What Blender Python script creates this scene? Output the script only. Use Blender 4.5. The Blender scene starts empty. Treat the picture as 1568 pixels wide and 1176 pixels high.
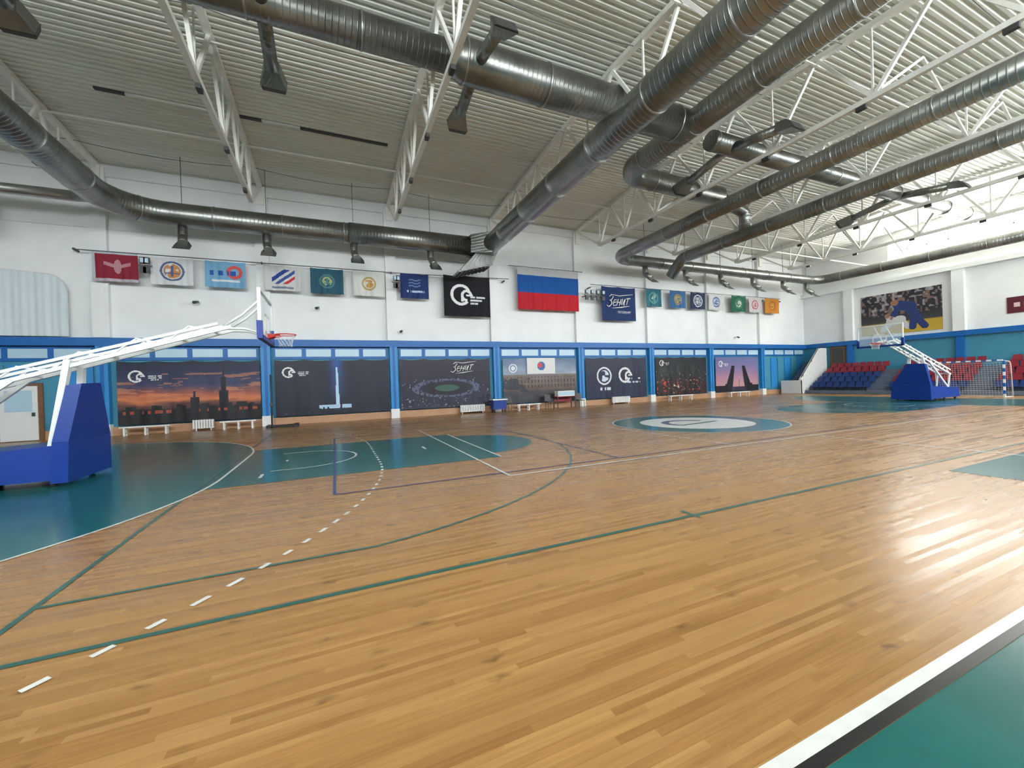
import bpy, math, random
import numpy as np
from mathutils import Vector, Matrix
random.seed(4); np.random.seed(4)
scene = bpy.context.scene
COL = scene.collection
try:
    scene.view_settings.view_transform = 'Standard'
    scene.view_settings.look = 'None'
    scene.view_settings.exposure = 0.12
except Exception: pass

# ------------------------------------------------------------------ dims
XL, XR = -15.0, 39.0
YN, YF = -5.0, 23.0
CX, CY = 11.9, 11.2
def zceil(y): return 12.35 - abs(y-CY)*0.055

# ------------------------------------------------------------------ colour
def lin(c):
    c = np.asarray(c, dtype=float)/255.0
    return np.where(c <= 0.04045, c/12.92, ((c+0.055)/1.055)**2.4)
def L3(r, g, b): return tuple(float(v) for v in lin((r, g, b)))

# ------------------------------------------------------------------ materials
def mat(name, rgb, rough=0.6, metal=0.0, spec=0.5, noise=0.0, nscale=3.0, emit=None, bump=0.0, bscale=20.0, alpha=1.0):
    m = bpy.data.materials.new(name); m.use_nodes = True
    nt = m.node_tree; b = nt.nodes['Principled BSDF']
    b.inputs['Base Color'].default_value = (*rgb, 1)
    b.inputs['Roughness'].default_value = rough
    b.inputs['Metallic'].default_value = metal
    b.inputs['Specular IOR Level'].default_value = spec
    b.inputs['Alpha'].default_value = alpha
    if emit:
        b.inputs['Emission Color'].default_value = (*emit[0], 1)
        b.inputs['Emission Strength'].default_value = emit[1]
    tc = None
    if noise > 0 or bump > 0:
        tc = nt.nodes.new('ShaderNodeTexCoord')
    if noise > 0:
        n = nt.nodes.new('ShaderNodeTexNoise'); n.inputs['Scale'].default_value = nscale; n.inputs['Detail'].default_value = 5
        r = nt.nodes.new('ShaderNodeMapRange'); r.inputs[1].default_value = 0.3; r.inputs[2].default_value = 0.7
        r.inputs[3].default_value = 1-noise; r.inputs[4].default_value = 1+noise*0.4
        mx = nt.nodes.new('ShaderNodeVectorMath'); mx.operation = 'SCALE'; mx.inputs[0].default_value = rgb
        nt.links.new(tc.outputs['Object'], n.inputs['Vector']); nt.links.new(n.outputs['Fac'], r.inputs[0])
        nt.links.new(r.outputs[0], mx.inputs['Scale']); nt.links.new(mx.outputs[0], b.inputs['Base Color'])
    if bump > 0:
        n = nt.nodes.new('ShaderNodeTexNoise'); n.inputs['Scale'].default_value = bscale
        bp = nt.nodes.new('ShaderNodeBump'); bp.inputs['Strength'].default_value = bump; bp.inputs['Distance'].default_value = 0.01
        nt.links.new(tc.outputs['Object'], n.inputs['Vector']); nt.links.new(n.outputs['Fac'], bp.inputs['Height'])
        nt.links.new(bp.outputs[0], b.inputs['Normal'])
    return m

M = {}
M['plaster'] = mat('plaster_white', (0.82, 0.84, 0.84), 0.75, noise=0.06, nscale=0.7, bump=0.15, bscale=30)
M['deck'] = mat('corrugated_deck', (0.76, 0.775, 0.69), 0.5, noise=0.08, nscale=0.35)
M['white_steel'] = mat('white_painted_steel', (0.86, 0.85, 0.79), 0.45, noise=0.06)
M['white'] = mat('white_paint', (0.80, 0.80, 0.79), 0.4, noise=0.04)
M['blue'] = mat('cerulean_paint', L3(12, 98, 172), 0.45, noise=0.05)
M['ltblue'] = mat('light_blue_paint', L3(45, 136, 202), 0.45, noise=0.05)
M['turq'] = mat('turquoise_wall', L3(66, 140, 168), 0.6, noise=0.1, nscale=1)
M['pad'] = mat('royal_blue_pad', L3(6, 52, 138), 0.42, noise=0.08, bump=0.1, bscale=8)
M['black'] = mat('black_plastic', (0.012, 0.012, 0.013), 0.45, noise=0.1)
M['darkgrey'] = mat('dark_grey', (0.05, 0.05, 0.052), 0.5, noise=0.1)
M['orange'] = mat('rim_orange', L3(200, 45, 25), 0.4, noise=0.05)
M['red'] = mat('seat_red', L3(135, 30, 48), 0.45, noise=0.08)
M['seatblue'] = mat('seat_blue', L3(26, 58, 120), 0.45, noise=0.08)
M['concrete'] = mat('concrete_step', L3(100, 112, 130), 0.8, noise=0.15)
M['brown'] = mat('brown_wood', L3(120, 82, 55), 0.5, noise=0.2, nscale=6)
M['base'] = mat('beige_baseboard', L3(185, 142, 108), 0.5, noise=0.1, nscale=4)
M['net'] = mat('net_cord', (0.7, 0.7, 0.7), 0.8, noise=0.05)
M['panel'] = mat('frosted_pane', L3(180, 208, 225), 0.25, noise=0.05, nscale=1)
M['curtain'] = mat('divider_curtain', L3(208, 218, 222), 0.8, noise=0.04, nscale=1)
M['glass'] = mat('board_glass', (0.6, 0.75, 0.85), 0.08, noise=0.03, alpha=0.28)
M['winR'] = mat('daylight_glazing', (0.9, 0.95, 1), 0.3, noise=0.01, emit=((1.0, 0.98, 0.93), 32.0))
M['fillN'] = mat('unseen_fill_glow', (0.9, 0.95, 1), 0.3, noise=0.01, emit=((0.93, 0.98, 1.0), 20.0))  # glow for the added panes behind the camera
M['line_white'] = mat('line_white', (0.64, 0.64, 0.62), 0.3, noise=0.12, nscale=6)
M['line_black'] = mat('line_black', (0.015, 0.015, 0.015), 0.3, noise=0.1)
M['line_teal'] = mat('line_teal', L3(38, 88, 80), 0.3, noise=0.12, nscale=6)
M['line_blue'] = mat('line_blue', L3(35, 45, 105), 0.3, noise=0.1, nscale=6)
M['teal'] = mat('teal_floor_paint', L3(22, 92, 90), 0.2, noise=0.14, nscale=1.3, bump=0.06, bscale=14)

def vc_material(name, rough):
    m = bpy.data.materials.new(name); m.use_nodes = True
    nt = m.node_tree; b = nt.nodes['Principled BSDF']
    a = nt.nodes.new('ShaderNodeAttribute'); a.attribute_name = 'Col'
    nt.links.new(a.outputs['Color'], b.inputs['Base Color'])
    b.inputs['Roughness'].default_value = rough
    return m
M['print'] = vc_material('printed_vinyl', 0.5)
M['cloth'] = vc_material('printed_cloth', 0.85)

def duct_material():
    m = bpy.data.materials.new('galvanised_duct'); m.use_nodes = True
    nt = m.node_tree; b = nt.nodes['Principled BSDF']
    b.inputs['Metallic'].default_value = 0.92
    uv = nt.nodes.new('ShaderNodeUVMap')
    sep = nt.nodes.new('ShaderNodeSeparateXYZ'); nt.links.new(uv.outputs[0], sep.inputs[0])
    add = nt.nodes.new('ShaderNodeMath'); add.operation = 'MULTIPLY_ADD'
    nt.links.new(sep.outputs['X'], add.inputs[0]); add.inputs[1].default_value = 6.5
    nt.links.new(sep.outputs['Y'], add.inputs[2])
    fr = nt.nodes.new('ShaderNodeMath'); fr.operation = 'FRACT'; nt.links.new(add.outputs[0], fr.inputs[0])
    rmp = nt.nodes.new('ShaderNodeValToRGB')
    e = rmp.color_ramp.elements; e[0].position = 0.0; e[0].color = (1, 1, 1, 1); e[1].position = 0.22; e[1].color = (0, 0, 0, 1)
    e2 = rmp.color_ramp.elements.new(0.97); e2.color = (0, 0, 0, 1); e3 = rmp.color_ramp.elements.new(1.0); e3.color = (1, 1, 1, 1)
    nt.links.new(fr.outputs[0], rmp.inputs[0])
    bp = nt.nodes.new('ShaderNodeBump'); bp.inputs['Strength'].default_value = 0.5; bp.inputs['Distance'].default_value = 0.012
    nt.links.new(rmp.outputs[0], bp.inputs['Height']); nt.links.new(bp.outputs[0], b.inputs['Normal'])
    tc = nt.nodes.new('ShaderNodeTexCoord')
    n = nt.nodes.new('ShaderNodeTexNoise'); n.inputs['Scale'].default_value = 1.3; n.inputs['Detail'].default_value = 6
    nt.links.new(tc.outputs['Object'], n.inputs['Vector'])
    cr = nt.nodes.new('ShaderNodeValToRGB'); c = cr.color_ramp.elements
    c[0].position = 0.3; c[0].color = (0.20, 0.205, 0.195, 1); c[1].position = 0.7; c[1].color = (0.32, 0.325, 0.31, 1)
    nt.links.new(n.outputs['Fac'], cr.inputs[0]); nt.links.new(cr.outputs[0], b.inputs['Base Color'])
    mr = nt.nodes.new('ShaderNodeMapRange'); mr.inputs[3].default_value = 0.25; mr.inputs[4].default_value = 0.42
    nt.links.new(n.outputs['Fac'], mr.inputs[0]); nt.links.new(mr.outputs[0], b.inputs['Roughness'])
    return m
M['duct'] = duct_material()
M['flange'] = mat('galvanised_flange', (0.42, 0.42, 0.41), 0.35, metal=0.9, noise=0.1)

def floor_material():
    m = bpy.data.materials.new('varnished_plank_floor'); m.use_nodes = True
    nt = m.node_tree; N = nt.nodes; K = nt.links; b = N['Principled BSDF']
    tc = N.new('ShaderNodeTexCoord'); sep = N.new('ShaderNodeSeparateXYZ'); K.new(tc.outputs['Object'], sep.inputs[0])
    def math_(op, a, b_=None, c=None):
        n = N.new('ShaderNodeMath'); n.operation = op
        for i, v in enumerate((a, b_, c)):
            if v is None: continue
            if isinstance(v, (int, float)): n.inputs[i].default_value = v
            else: K.new(v, n.inputs[i])
        return n.outputs[0]
    W = 0.048; LEN = 1.7
    row_f = math_('DIVIDE', math_('ADD', sep.outputs['Y'], 50.0), W); row = math_('FLOOR', row_f)
    wn = N.new('ShaderNodeTexWhiteNoise'); wn.noise_dimensions = '1D'; K.new(row, wn.inputs['W'])
    xo = math_('ADD', math_('DIVIDE', sep.outputs['X'], LEN), math_('MULTIPLY', wn.outputs['Value'], 7.3))
    idx = math_('FLOOR', xo)
    cv = N.new('ShaderNodeCombineXYZ'); K.new(row, cv.inputs[0]); K.new(idx, cv.inputs[1])
    wn2 = N.new('ShaderNodeTexWhiteNoise'); wn2.noise_dimensions = '2D'; K.new(cv.outputs[0], wn2.inputs['Vector'])
    ramp = N.new('ShaderNodeValToRGB'); e = ramp.color_ramp.elements
    e[0].position = 0.0; e[0].color = (0.250, 0.122, 0.038, 1); e[1].position = 1.0; e[1].color = (0.370, 0.200, 0.068, 1)
    x = e.new(0.10); x.color = (0.290, 0.144, 0.045, 1)
    y = e.new(0.6); y.color = (0.325, 0.167, 0.054, 1)
    K.new(wn2.outputs['Value'], ramp.inputs[0])
    mp = N.new('ShaderNodeMapping'); mp.inputs['Scale'].default_value = (1.3, 36, 1); K.new(tc.outputs['Object'], mp.inputs[0])
    addv = N.new('ShaderNodeVectorMath'); addv.operation = 'ADD'; K.new(mp.outputs[0], addv.inputs[0]); K.new(wn2.outputs['Color'], addv.inputs[1])
    gn = N.new('ShaderNodeTexNoise'); gn.inputs['Scale'].default_value = 1.5; gn.inputs['Detail'].default_value = 6; K.new(addv.outputs[0], gn.inputs['Vector'])
    gr = N.new('ShaderNodeMapRange'); gr.inputs[1].default_value = 0.25; gr.inputs[2].default_value = 0.75; gr.inputs[3].default_value = 0.82; gr.inputs[4].default_value = 1.14
    K.new(gn.outputs['Fac'], gr.inputs[0])
    sc = N.new('ShaderNodeVectorMath'); sc.operation = 'SCALE'; K.new(ramp.outputs[0], sc.inputs[0]); K.new(gr.outputs[0], sc.inputs['Scale'])
    # knots
    mp2 = N.new('ShaderNodeMapping'); mp2.inputs['Scale'].default_value = (3.1, 7.0, 1); K.new(tc.outputs['Object'], mp2.inputs[0])
    dn = N.new('ShaderNodeTexNoise'); dn.inputs['Scale'].default_value = 11.0; K.new(tc.outputs['Object'], dn.inputs['Vector'])
    dsc = N.new('ShaderNodeVectorMath'); dsc.operation = 'SCALE'; dsc.inputs['Scale'].default_value = 0.5; K.new(dn.outputs['Color'], dsc.inputs[0])
    dad = N.new('ShaderNodeVectorMath'); dad.operation = 'ADD'; K.new(mp2.outputs[0], dad.inputs[0]); K.new(dsc.outputs[0], dad.inputs[1])
    vo = N.new('ShaderNodeTexVoronoi'); vo.voronoi_dimensions = '2D'; vo.inputs['Scale'].default_value = 1.0; K.new(dad.outputs[0], vo.inputs['Vector'])
    kd = N.new('ShaderNodeMapRange'); kd.inputs[1].default_value = 0.0; kd.inputs[2].default_value = 0.26; kd.inputs[3].default_value = 1.0; kd.inputs[4].default_value = 0.0
    K.new(vo.outputs['Distance'], kd.inputs[0])
    sv = N.new('ShaderNodeSeparateColor'); K.new(vo.outputs['Color'], sv.inputs[0])
    sel = math_('MULTIPLY', math_('GREATER_THAN', sv.outputs[0], 0.84), sv.outputs[1])
    kf = math_('MULTIPLY', math_('MULTIPLY', kd.outputs[0], sel), 0.9)
    mx = N.new('ShaderNodeMix'); mx.data_type = 'RGBA'; K.new(kf, mx.inputs['Factor']); K.new(sc.outputs[0], mx.inputs['A']); mx.inputs['B'].default_value = (0.075, 0.032, 0.011, 1)
    mp3 = N.new('ShaderNodeMapping'); mp3.inputs['Scale'].default_value = (0.7, 9, 1); K.new(tc.outputs['Object'], mp3.inputs[0])
    sn = N.new('ShaderNodeTexNoise'); sn.inputs['Scale'].default_value = 1.7; sn.inputs['Detail'].default_value = 3; K.new(mp3.outputs[0], sn.inputs['Vector'])
    sr = N.new('ShaderNodeMapRange'); sr.inputs[1].default_value = 0.60; sr.inputs[2].default_value = 0.80; sr.inputs[3].default_value = 0.0; sr.inputs[4].default_value = 0.5
    K.new(sn.outputs['Fac'], sr.inputs[0])
    mx2 = N.new('ShaderNodeMix'); mx2.data_type = 'RGBA'; K.new(sr.outputs[0], mx2.inputs['Factor']); K.new(mx.outputs['Result'], mx2.inputs['A']); mx2.inputs['B'].default_value = (0.17, 0.074, 0.023, 1)
    fy = math_('FRACT', row_f); d1 = math_('LESS_THAN', fy, 0.045)
    seam = math_('MULTIPLY', d1, 0.32)
    mx3 = N.new('ShaderNodeMix'); mx3.data_type = 'RGBA'; K.new(seam, mx3.inputs['Factor']); K.new(mx2.outputs['Result'], mx3.inputs['A']); mx3.inputs['B'].default_value = (0.08, 0.035, 0.014, 1)
    K.new(mx3.outputs['Result'], b.inputs['Base Color'])
    rr = N.new('ShaderNodeMapRange'); rr.inputs[3].default_value = 0.21; rr.inputs[4].default_value = 0.36
    K.new(wn2.outputs['Value'], rr.inputs[0]); K.new(rr.outputs[0], b.inputs['Roughness'])
    b.inputs['Specular IOR Level'].default_value = 0.45
    hb = math_('ADD', math_('MULTIPLY', wn2.outputs['Value'], 0.6), math_('MULTIPLY', gn.outputs['Fac'], 0.7))
    bp = N.new('ShaderNodeBump'); bp.inputs['Strength'].default_value = 0.22; bp.inputs['Distance'].default_value = 0.005
    K.new(hb, bp.inputs['Height']); K.new(bp.outputs[0], b.inputs['Normal'])
    return m
M['floor'] = floor_material()

# ------------------------------------------------------------------ mesh builder
class MB:
    def __init__(s): s.v = []; s.f = []; s.mi = []; s.mats = []; s.uv = {}; s.sm = []
    def m(s, key):
        mt = M[key]
        if mt not in s.mats: s.mats.append(mt)
        return s.mats.index(mt)
    def face(s, idx, key, smooth=False, uv=None):
        if uv: s.uv[len(s.f)] = uv
        s.f.append(tuple(idx)); s.mi.append(s.m(key)); s.sm.append(smooth)
    def poly(s, pts, key):
        n = len(s.v); s.v += [tuple(p) for p in pts]; s.face(range(n, n+len(pts)), key)
    def hexa(s, b, t, key):
        n = len(s.v); s.v += [tuple(p) for p in b]+[tuple(p) for p in t]
        for q in ((3, 2, 1, 0), (4, 5, 6, 7), (0, 1, 5, 4), (1, 2, 6, 5), (2, 3, 7, 6), (3, 0, 4, 7)):
            s.face([n+i for i in q], key)
    def box(s, x0, x1, y0, y1, z0, z1, key):
        s.hexa([(x0, y0, z0), (x1, y0, z0), (x1, y1, z0), (x0, y1, z0)], [(x0, y0, z1), (x1, y0, z1), (x1, y1, z1), (x0, y1, z1)], key)
    def beam(s, p, q, w, h, key):
        p = Vector(p); q = Vector(q); d = (q-p).normalized()
        up = Vector((0, 0, 1)) if abs(d.z) < 0.95 else Vector((0, 1, 0))
        a = d.cross(up).normalized(); u = a.cross(d).normalized()
        a *= w/2; u *= h/2
        n = len(s.v)
        for c in (p, q):
            s.v += [tuple(c-a-u), tuple(c+a-u), tuple(c+a+u), tuple(c-a+u)]
        for f in ((0, 1, 2, 3), (7, 6, 5, 4), (1, 0, 4, 5), (2, 1, 5, 6), (3, 2, 6, 7), (0, 3, 7, 4)):
            s.face([n+i for i in f], key)
    def tube(s, pts, r, key, seg=20, cap=True, uvs=False):
        pts = [Vector(p) for p in pts]; K = len(pts)
        rs = r if isinstance(r, (list, tuple)) else [r]*K
        tang = []
        for i in range(K):
            a = pts[max(0, i-1)]; b = pts[min(K-1, i+1)]
            tang.append((b-a).normalized())
        up = Vector((0, 0, 1)) if abs(tang[0].z) < 0.9 else Vector((1, 0, 0))
        nrm = (up - tang[0]*up.dot(tang[0])).normalized()
        n0 = len(s.v); ln = 0; lens = []
        for i in range(K):
            if i: ln += (pts[i]-pts[i-1]).length
            lens.append(ln)
            nrm = (nrm - tang[i]*nrm.dot(tang[i])).normalized(); bn = tang[i].cross(nrm)
            for j in range(seg):
                a = 2*math.pi*j/seg
                s.v.append(tuple(pts[i]+(nrm*math.cos(a)+bn*math.sin(a))*rs[i]))
        for i in range(K-1):
            for j in range(seg):
                j2 = (j+1) % seg
                uv = [(lens[i], j/seg), (lens[i], (j+1)/seg), (lens[i+1], (j+1)/seg), (lens[i+1], j/seg)] if uvs else None
                s.face([n0+i*seg+j, n0+i*seg+j2, n0+(i+1)*seg+j2, n0+(i+1)*seg+j], key, True, uv)
        if cap:
            s.face([n0+j for j in range(seg)][::-1], key); s.face([n0+(K-1)*seg+j for j in range(seg)], key)
    def ring(s, c, d, r, w, key, t=0.03, seg=20):
        c = Vector(c); d = Vector(d).normalized()
        s.tube([c-d*w/2, c+d*w/2], r+t, key, seg)
    def torus(s, c, R, r, key, seg=28, seg2=8):
        n = len(s.v)
        for i in range(seg):
            a = 2*math.pi*i/seg
            for j in range(seg2):
                b = 2*math.pi*j/seg2
                s.v.append((c[0]+(R+r*math.cos(b))*math.cos(a), c[1]+(R+r*math.cos(b))*math.sin(a), c[2]+r*math.sin(b)))
        for i in range(seg):
            for j in range(seg2):
                i2 = (i+1) % seg; j2 = (j+1) % seg2
                s.face([n+i*seg2+j, n+i2*seg2+j, n+i2*seg2+j2, n+i*seg2+j2], key, True)
    def build(s, name, parent=None):
        me = bpy.data.meshes.new(name); me.from_pydata(s.v, [], s.f)
        for m in s.mats: me.materials.append(m)
        me.polygons.foreach_set('material_index', s.mi)
        me.polygons.foreach_set('use_smooth', s.sm)
        if s.uv:
            uvl = me.uv_layers.new(name='UVMap')
            for p in me.polygons:
                q = s.uv.get(p.index)
                if q:
                    for k, li in enumerate(p.loop_indices): uvl.data[li].uv = q[k]
        me.update()
        o = bpy.data.objects.new(name, me); COL.objects.link(o)
        if parent: o.parent = parent
        return o

def fillet(pts, R, n=8):
    pts = [Vector(p) for p in pts]; out = [pts[0]]
    for i in range(1, len(pts)-1):
        a = (pts[i-1]-pts[i]).normalized(); b = (pts[i+1]-pts[i]).normalized()
        ang = a.angle(b); t = R/math.tan(ang/2)
        p0 = pts[i]+a*t; p1 = pts[i]+b*t
        c = pts[i]+(a+b).normalized()*(R/math.sin(ang/2))
        v0 = p0-c; v1 = p1-c; w = v0.angle(v1)
        for k in range(n+1):
            f = k/n
            out.append(c+(v0*math.sin((1-f)*w)+v1*math.sin(f*w))/math.sin(w))
    out.append(pts[-1]); return out

# ------------------------------------------------------------------ room shell
b = MB(); b.poly([(XL, YN, 0), (XR, YN, 0), (XR, YF, 0), (XL, YF, 0)], 'floor'); b.build('floor')

b = MB()   # corrugated ceiling, ribs along X
P = 0.22; prof = []
y = YN
while y < YF:
    for dy, dz in ((0, 0.0), (0.09, 0.0), (0.125, 0.045), (0.185, 0.045)):
        yy = min(y+dy, YF); prof.append((yy, zceil(yy)+dz))
    y += P
prof.append((YF, zceil(YF)))
n = len(prof)
b.v = [(XL, p[0], p[1]) for p in prof]+[(XR, p[0], p[1]) for p in prof]
for i in range(n-1):
    b.face((i, i+n, i+n+1, i+1), 'deck')
b.poly([(XL, YN, 12.9), (XR, YN, 12.9), (XR, YF, 12.9), (XL, YF, 12.9)], 'deck')
b.build('ceiling')

bays = [-9+6*i for i in range(8)]   # -9..33
b = MB()
b.box(XL, XR, YF, YF+0.3, 3.85, 12.9, 'plaster')
b.box(XL, XR, YF, YF+0.3, 0, 3.85, 'turq')
for x in bays[:]:
    b.box(x-0.28, x+0.28, YF-0.22, YF, 4.22, 11.5, 'plaster')
b.box(XL, XR, YF-0.12, YF, 11.15, 11.62, 'plaster')
b.box(XL, XR, YF-0.06, YF, 8.9, 8.96, 'plaster')
b.build('wall_back')
b = MB(); b.box(XL, XR, YF-0.30, YF, 3.86, 4.2, 'blue'); b.build('trim_1')
b = MB(); b.box(XL, XR, YF-0.08, YF, 0, 0.36, 'base'); b.build('baseboard_back')
b = MB()
for x in bays:
    b.box(x-0.2, x+0.2, YF-0.27, YF, 0, 3.86, 'ltblue')
    b.box(x-0.22, x+0.22, YF-0.30, YF, 0, 0.5, 'white')
    b.box(x-0.06, x+0.06, YF-0.29, YF, 0.5, 3.86, 'blue')
b.build('trim_2')
for k, x in enumerate([-15]+bays):
    b = MB(); x0, x1 = x+0.3, x+5.7
    b.box(x0, x1, YF-0.06, YF, 3.24, 3.84, 'blue')
    npn = 4; w = (x1-x0)/npn
    for i in range(npn):
        b.box(x0+i*w+0.1, x0+(i+1)*w-0.1, YF-0.09, YF-0.05, 3.36, 3.74, 'panel')
    b.build('window_%d' % (k+3))
for x in (33, -15):
    b = MB(); x0, x1 = x+0.3, x+5.7
    for i in range(6):
        w = (x1-x0)/6
        b.box(x0+i*w+0.06, x0+(i+1)*w-0.06, YF-0.06, YF, 0.5, 3.1, 'ltblue' if i % 2 else 'turq')
    b.build('trim_3' if x == 33 else 'trim_4')

# right wall with window band
b = MB()
WB, WT = 9.65, 11.35
b.box(XR, XR+0.3, YN, YF, 3.85, WB, 'plaster'); b.box(XR, XR+0.3, YN, YF, 0, 3.85, 'turq')
b.box(XR, XR+0.3, YN, YF, WT, 12.9, 'plaster')
b.box(XR, XR+0.3, 16.8, YF, WB, WT, 'plaster')
b.box(XR, XR+0.3, YN, YN+1.0, WB, WT, 'plaster')
for y in (12.15, 6.2, 0.2):
    b.box(XR, XR+0.3, y-0.25, y+0.25, WB, WT, 'plaster')
b.box(XR-0.35, XR, YN, YF, 8.35, 8.65, 'plaster')
for y in (19.4, 13.0, 6.5, 0.5):
    b.box(XR-0.3, XR, y-0.3, y+0.3, 4.2, 8.35, 'plaster')
b.build('wall_right')
b = MB(); b.box(XR-0.25, XR, YN, YF-0.3, 3.86, 4.2, 'blue')
for y in (19.4, 13.0, 6.5):
    b.box(XR-0.2, XR, y-0.2, y+0.2, 0, 3.86, 'blue')
b.build('trim_5')
b = MB()
for (y0, y1) in ((12.4, 16.8), (6.45, 11.9), (0.45, 5.95), (-4.0, -0.05)):
    b.box(XR+0.12, XR+0.16, y0, y1, WB, WT, 'winR')
    nn = 4
    for i in range(nn+1):
        yy = y0+(y1-y0)*i/nn
        b.box(XR+0.04, XR+0.12, yy-0.03, yy+0.03, WB, WT, 'white')
    for zz in (WB+.04, 10.6, WT-.04): b.box(XR+0.04, XR+0.12, y0, y1, zz-0.03, zz+0.03, 'white')
b.build('window_1')

b = MB(); b.box(XL-0.3, XL, YN, YF, 3.85, 12.9, 'plaster'); b.box(XL-0.3, XL, YN, YF, 0, 3.85, 'turq'); b.box(XL, XL+0.2, YN, YF-0.3, 3.86, 4.2, 'blue'); b.build('wall_left')
b = MB(); WZ0, WZ1 = 7.9, 11.0
b.box(XL, XR, YN-0.3, YN, 3.85, WZ0, 'plaster'); b.box(XL, XR, YN-0.3, YN, 0, 3.85, 'turq'); b.box(XL, XR, YN-0.3, YN, WZ1, 12.9, 'plaster')
for x in [XL+0.3]+bays+[XR-0.3]: b.box(x-0.3, x+0.3, YN-0.3, YN, WZ0, WZ1, 'plaster')
b.build('wall_near')
b = MB()  # unseen glowing panes in the near wall, added to light the hall
for x in [-15]+bays:
    b.box(x+0.3, x+5.7, YN-0.2, YN-0.16, WZ0, WZ1, 'fillN')
    for i in range(5): xx = x+0.3+5.4*i/4; b.box(xx-0.04, xx+0.04, YN-0.16, YN-0.06, WZ0, WZ1, 'white')
    for zz in (WZ0+.05, 9.4, WZ1-.05): b.box(x+0.3, x+5.7, YN-0.16, YN-0.06, zz-0.04, zz+0.04, 'white')
b.build('window_2')

# divider curtain gathered against the far-left wall
b = MB(); n = 120; cols = []
for i in range(n+1):
    x = -14.9+4.9*i/n; yy = 22.78+0.018*math.sin(i*0.42)+0.012*math.sin(i*1.13+1)
    t = i/n; top = 7.2-0.45*t
    if t > 0.86: top -= 0.6*((t-0.86)/0.14)**3
    cols.append((x, yy, top))
n0 = len(b.v)
for (x, yy, top) in cols: b.v += [(x, yy, 4.25), (x, yy, (4.25+top)/2), (x, yy, top)]
for i in range(n):
    for k in range(2): b.face((n0+3*i+k, n0+3*i+3+k, n0+3*i+4+k, n0+3*i+1+k), 'curtain', True)
b.tube([(c[0], c[1], c[2]) for c in cols], 0.022, 'white', 6)
b.build('divider_curtain')

# ------------------------------------------------------------------ court paint
def strip(b, pts, w, key, z=0.006, closed=False):
    pts = [Vector((p[0], p[1], 0)) for p in pts]; K = len(pts)
    n0 = len(b.v)
    for i in range(K):
        if closed: a = pts[(i-1) % K]; c = pts[(i+1) % K]
        else: a = pts[max(0, i-1)]; c = pts[min(K-1, i+1)]
        d = (c-a).normalized(); nn = Vector((-d.y, d.x, 0))*w/2
        p = pts[i]+nn; q = pts[i]-nn
        b.v += [(p.x, p.y, z), (q.x, q.y, z)]
    R = K if closed else K-1
    for i in range(R):
        j = (i+1) % K
        b.face((n0+2*i, n0+2*i+1, n0+2*j+1, n0+2*j), key)
def arc(cx, cy, r, a0, a1, n=40): return [(cx+r*math.cos(math.radians(a0+(a1-a0)*i/n)), cy+r*math.sin(math.radians(a0+(a1-a0)*i/n))) for i in range(n+1)]
BX0, BX1 = CX-14.2, CX+14.2
HX0, HX1 = CX-20, CX+20
XA, XB = XL+0.05, XR-0.05
def mir(pts, s):
    return pts if s > 0 else [(2*CX-p[0], p[1]) for p in pts]
b = MB()
def flat(b, pts, z, key='teal'):
    A = sum(pts[i][0]*pts[(i+1) % len(pts)][1]-pts[(i+1) % len(pts)][0]*pts[i][1] for i in range(len(pts)))
    if A < 0: pts = pts[::-1]
    b.poly([(p[0], p[1], z) for p in pts], key)
def hball(r):
    return arc(HX0, CY-1.5, r, -90, 0, 30)+arc(HX0, CY+1.5, r, 0, 90, 30)
for s in (1, -1):
    flat(b, mir(hball(6.0), s), 0.002)
    key = [(BX0, CY-2.45), (BX0+5.8, CY-2.45)]+[(BX0+5.8, CY-1.8)]+arc(BX0+5.8, CY, 1.8, -90, 90, 24)+[(BX0+5.8, CY+2.45), (BX0, CY+2.45)]
    flat(b, mir(key, s), 0.0035)
flat(b, arc(CX+0.3, CY-0.1, 2.95, 0, 360, 64)[:-1], 0.003)
flat(b, arc(CX+0.3, CY-0.1, 1.95, 0, 360, 64)[:-1], 0.005, 'line_white')
b.poly([(XA, YN+.05, 0.002), (XB, YN+.05, 0.002), (XB, CY-10.12, 0.002), (XA, CY-10.12, 0.002)], 'teal')
flat(b, [(9.3, 2.1), (14.4, 2.1), (14.4, 3.3), (9.3, 3.3)], 0.003)
strip(b, arc(CX+0.1, CY-0.1, 0.9, 20, 200, 20), 0.28, 'line_blue', 0.0065)
strip(b, [(CX-0.8, CY-0.5), (CX+1.3, CY-0.2)], 0.2, 'line_teal', 0.0065)
b.build('painted_court_zones')

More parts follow.
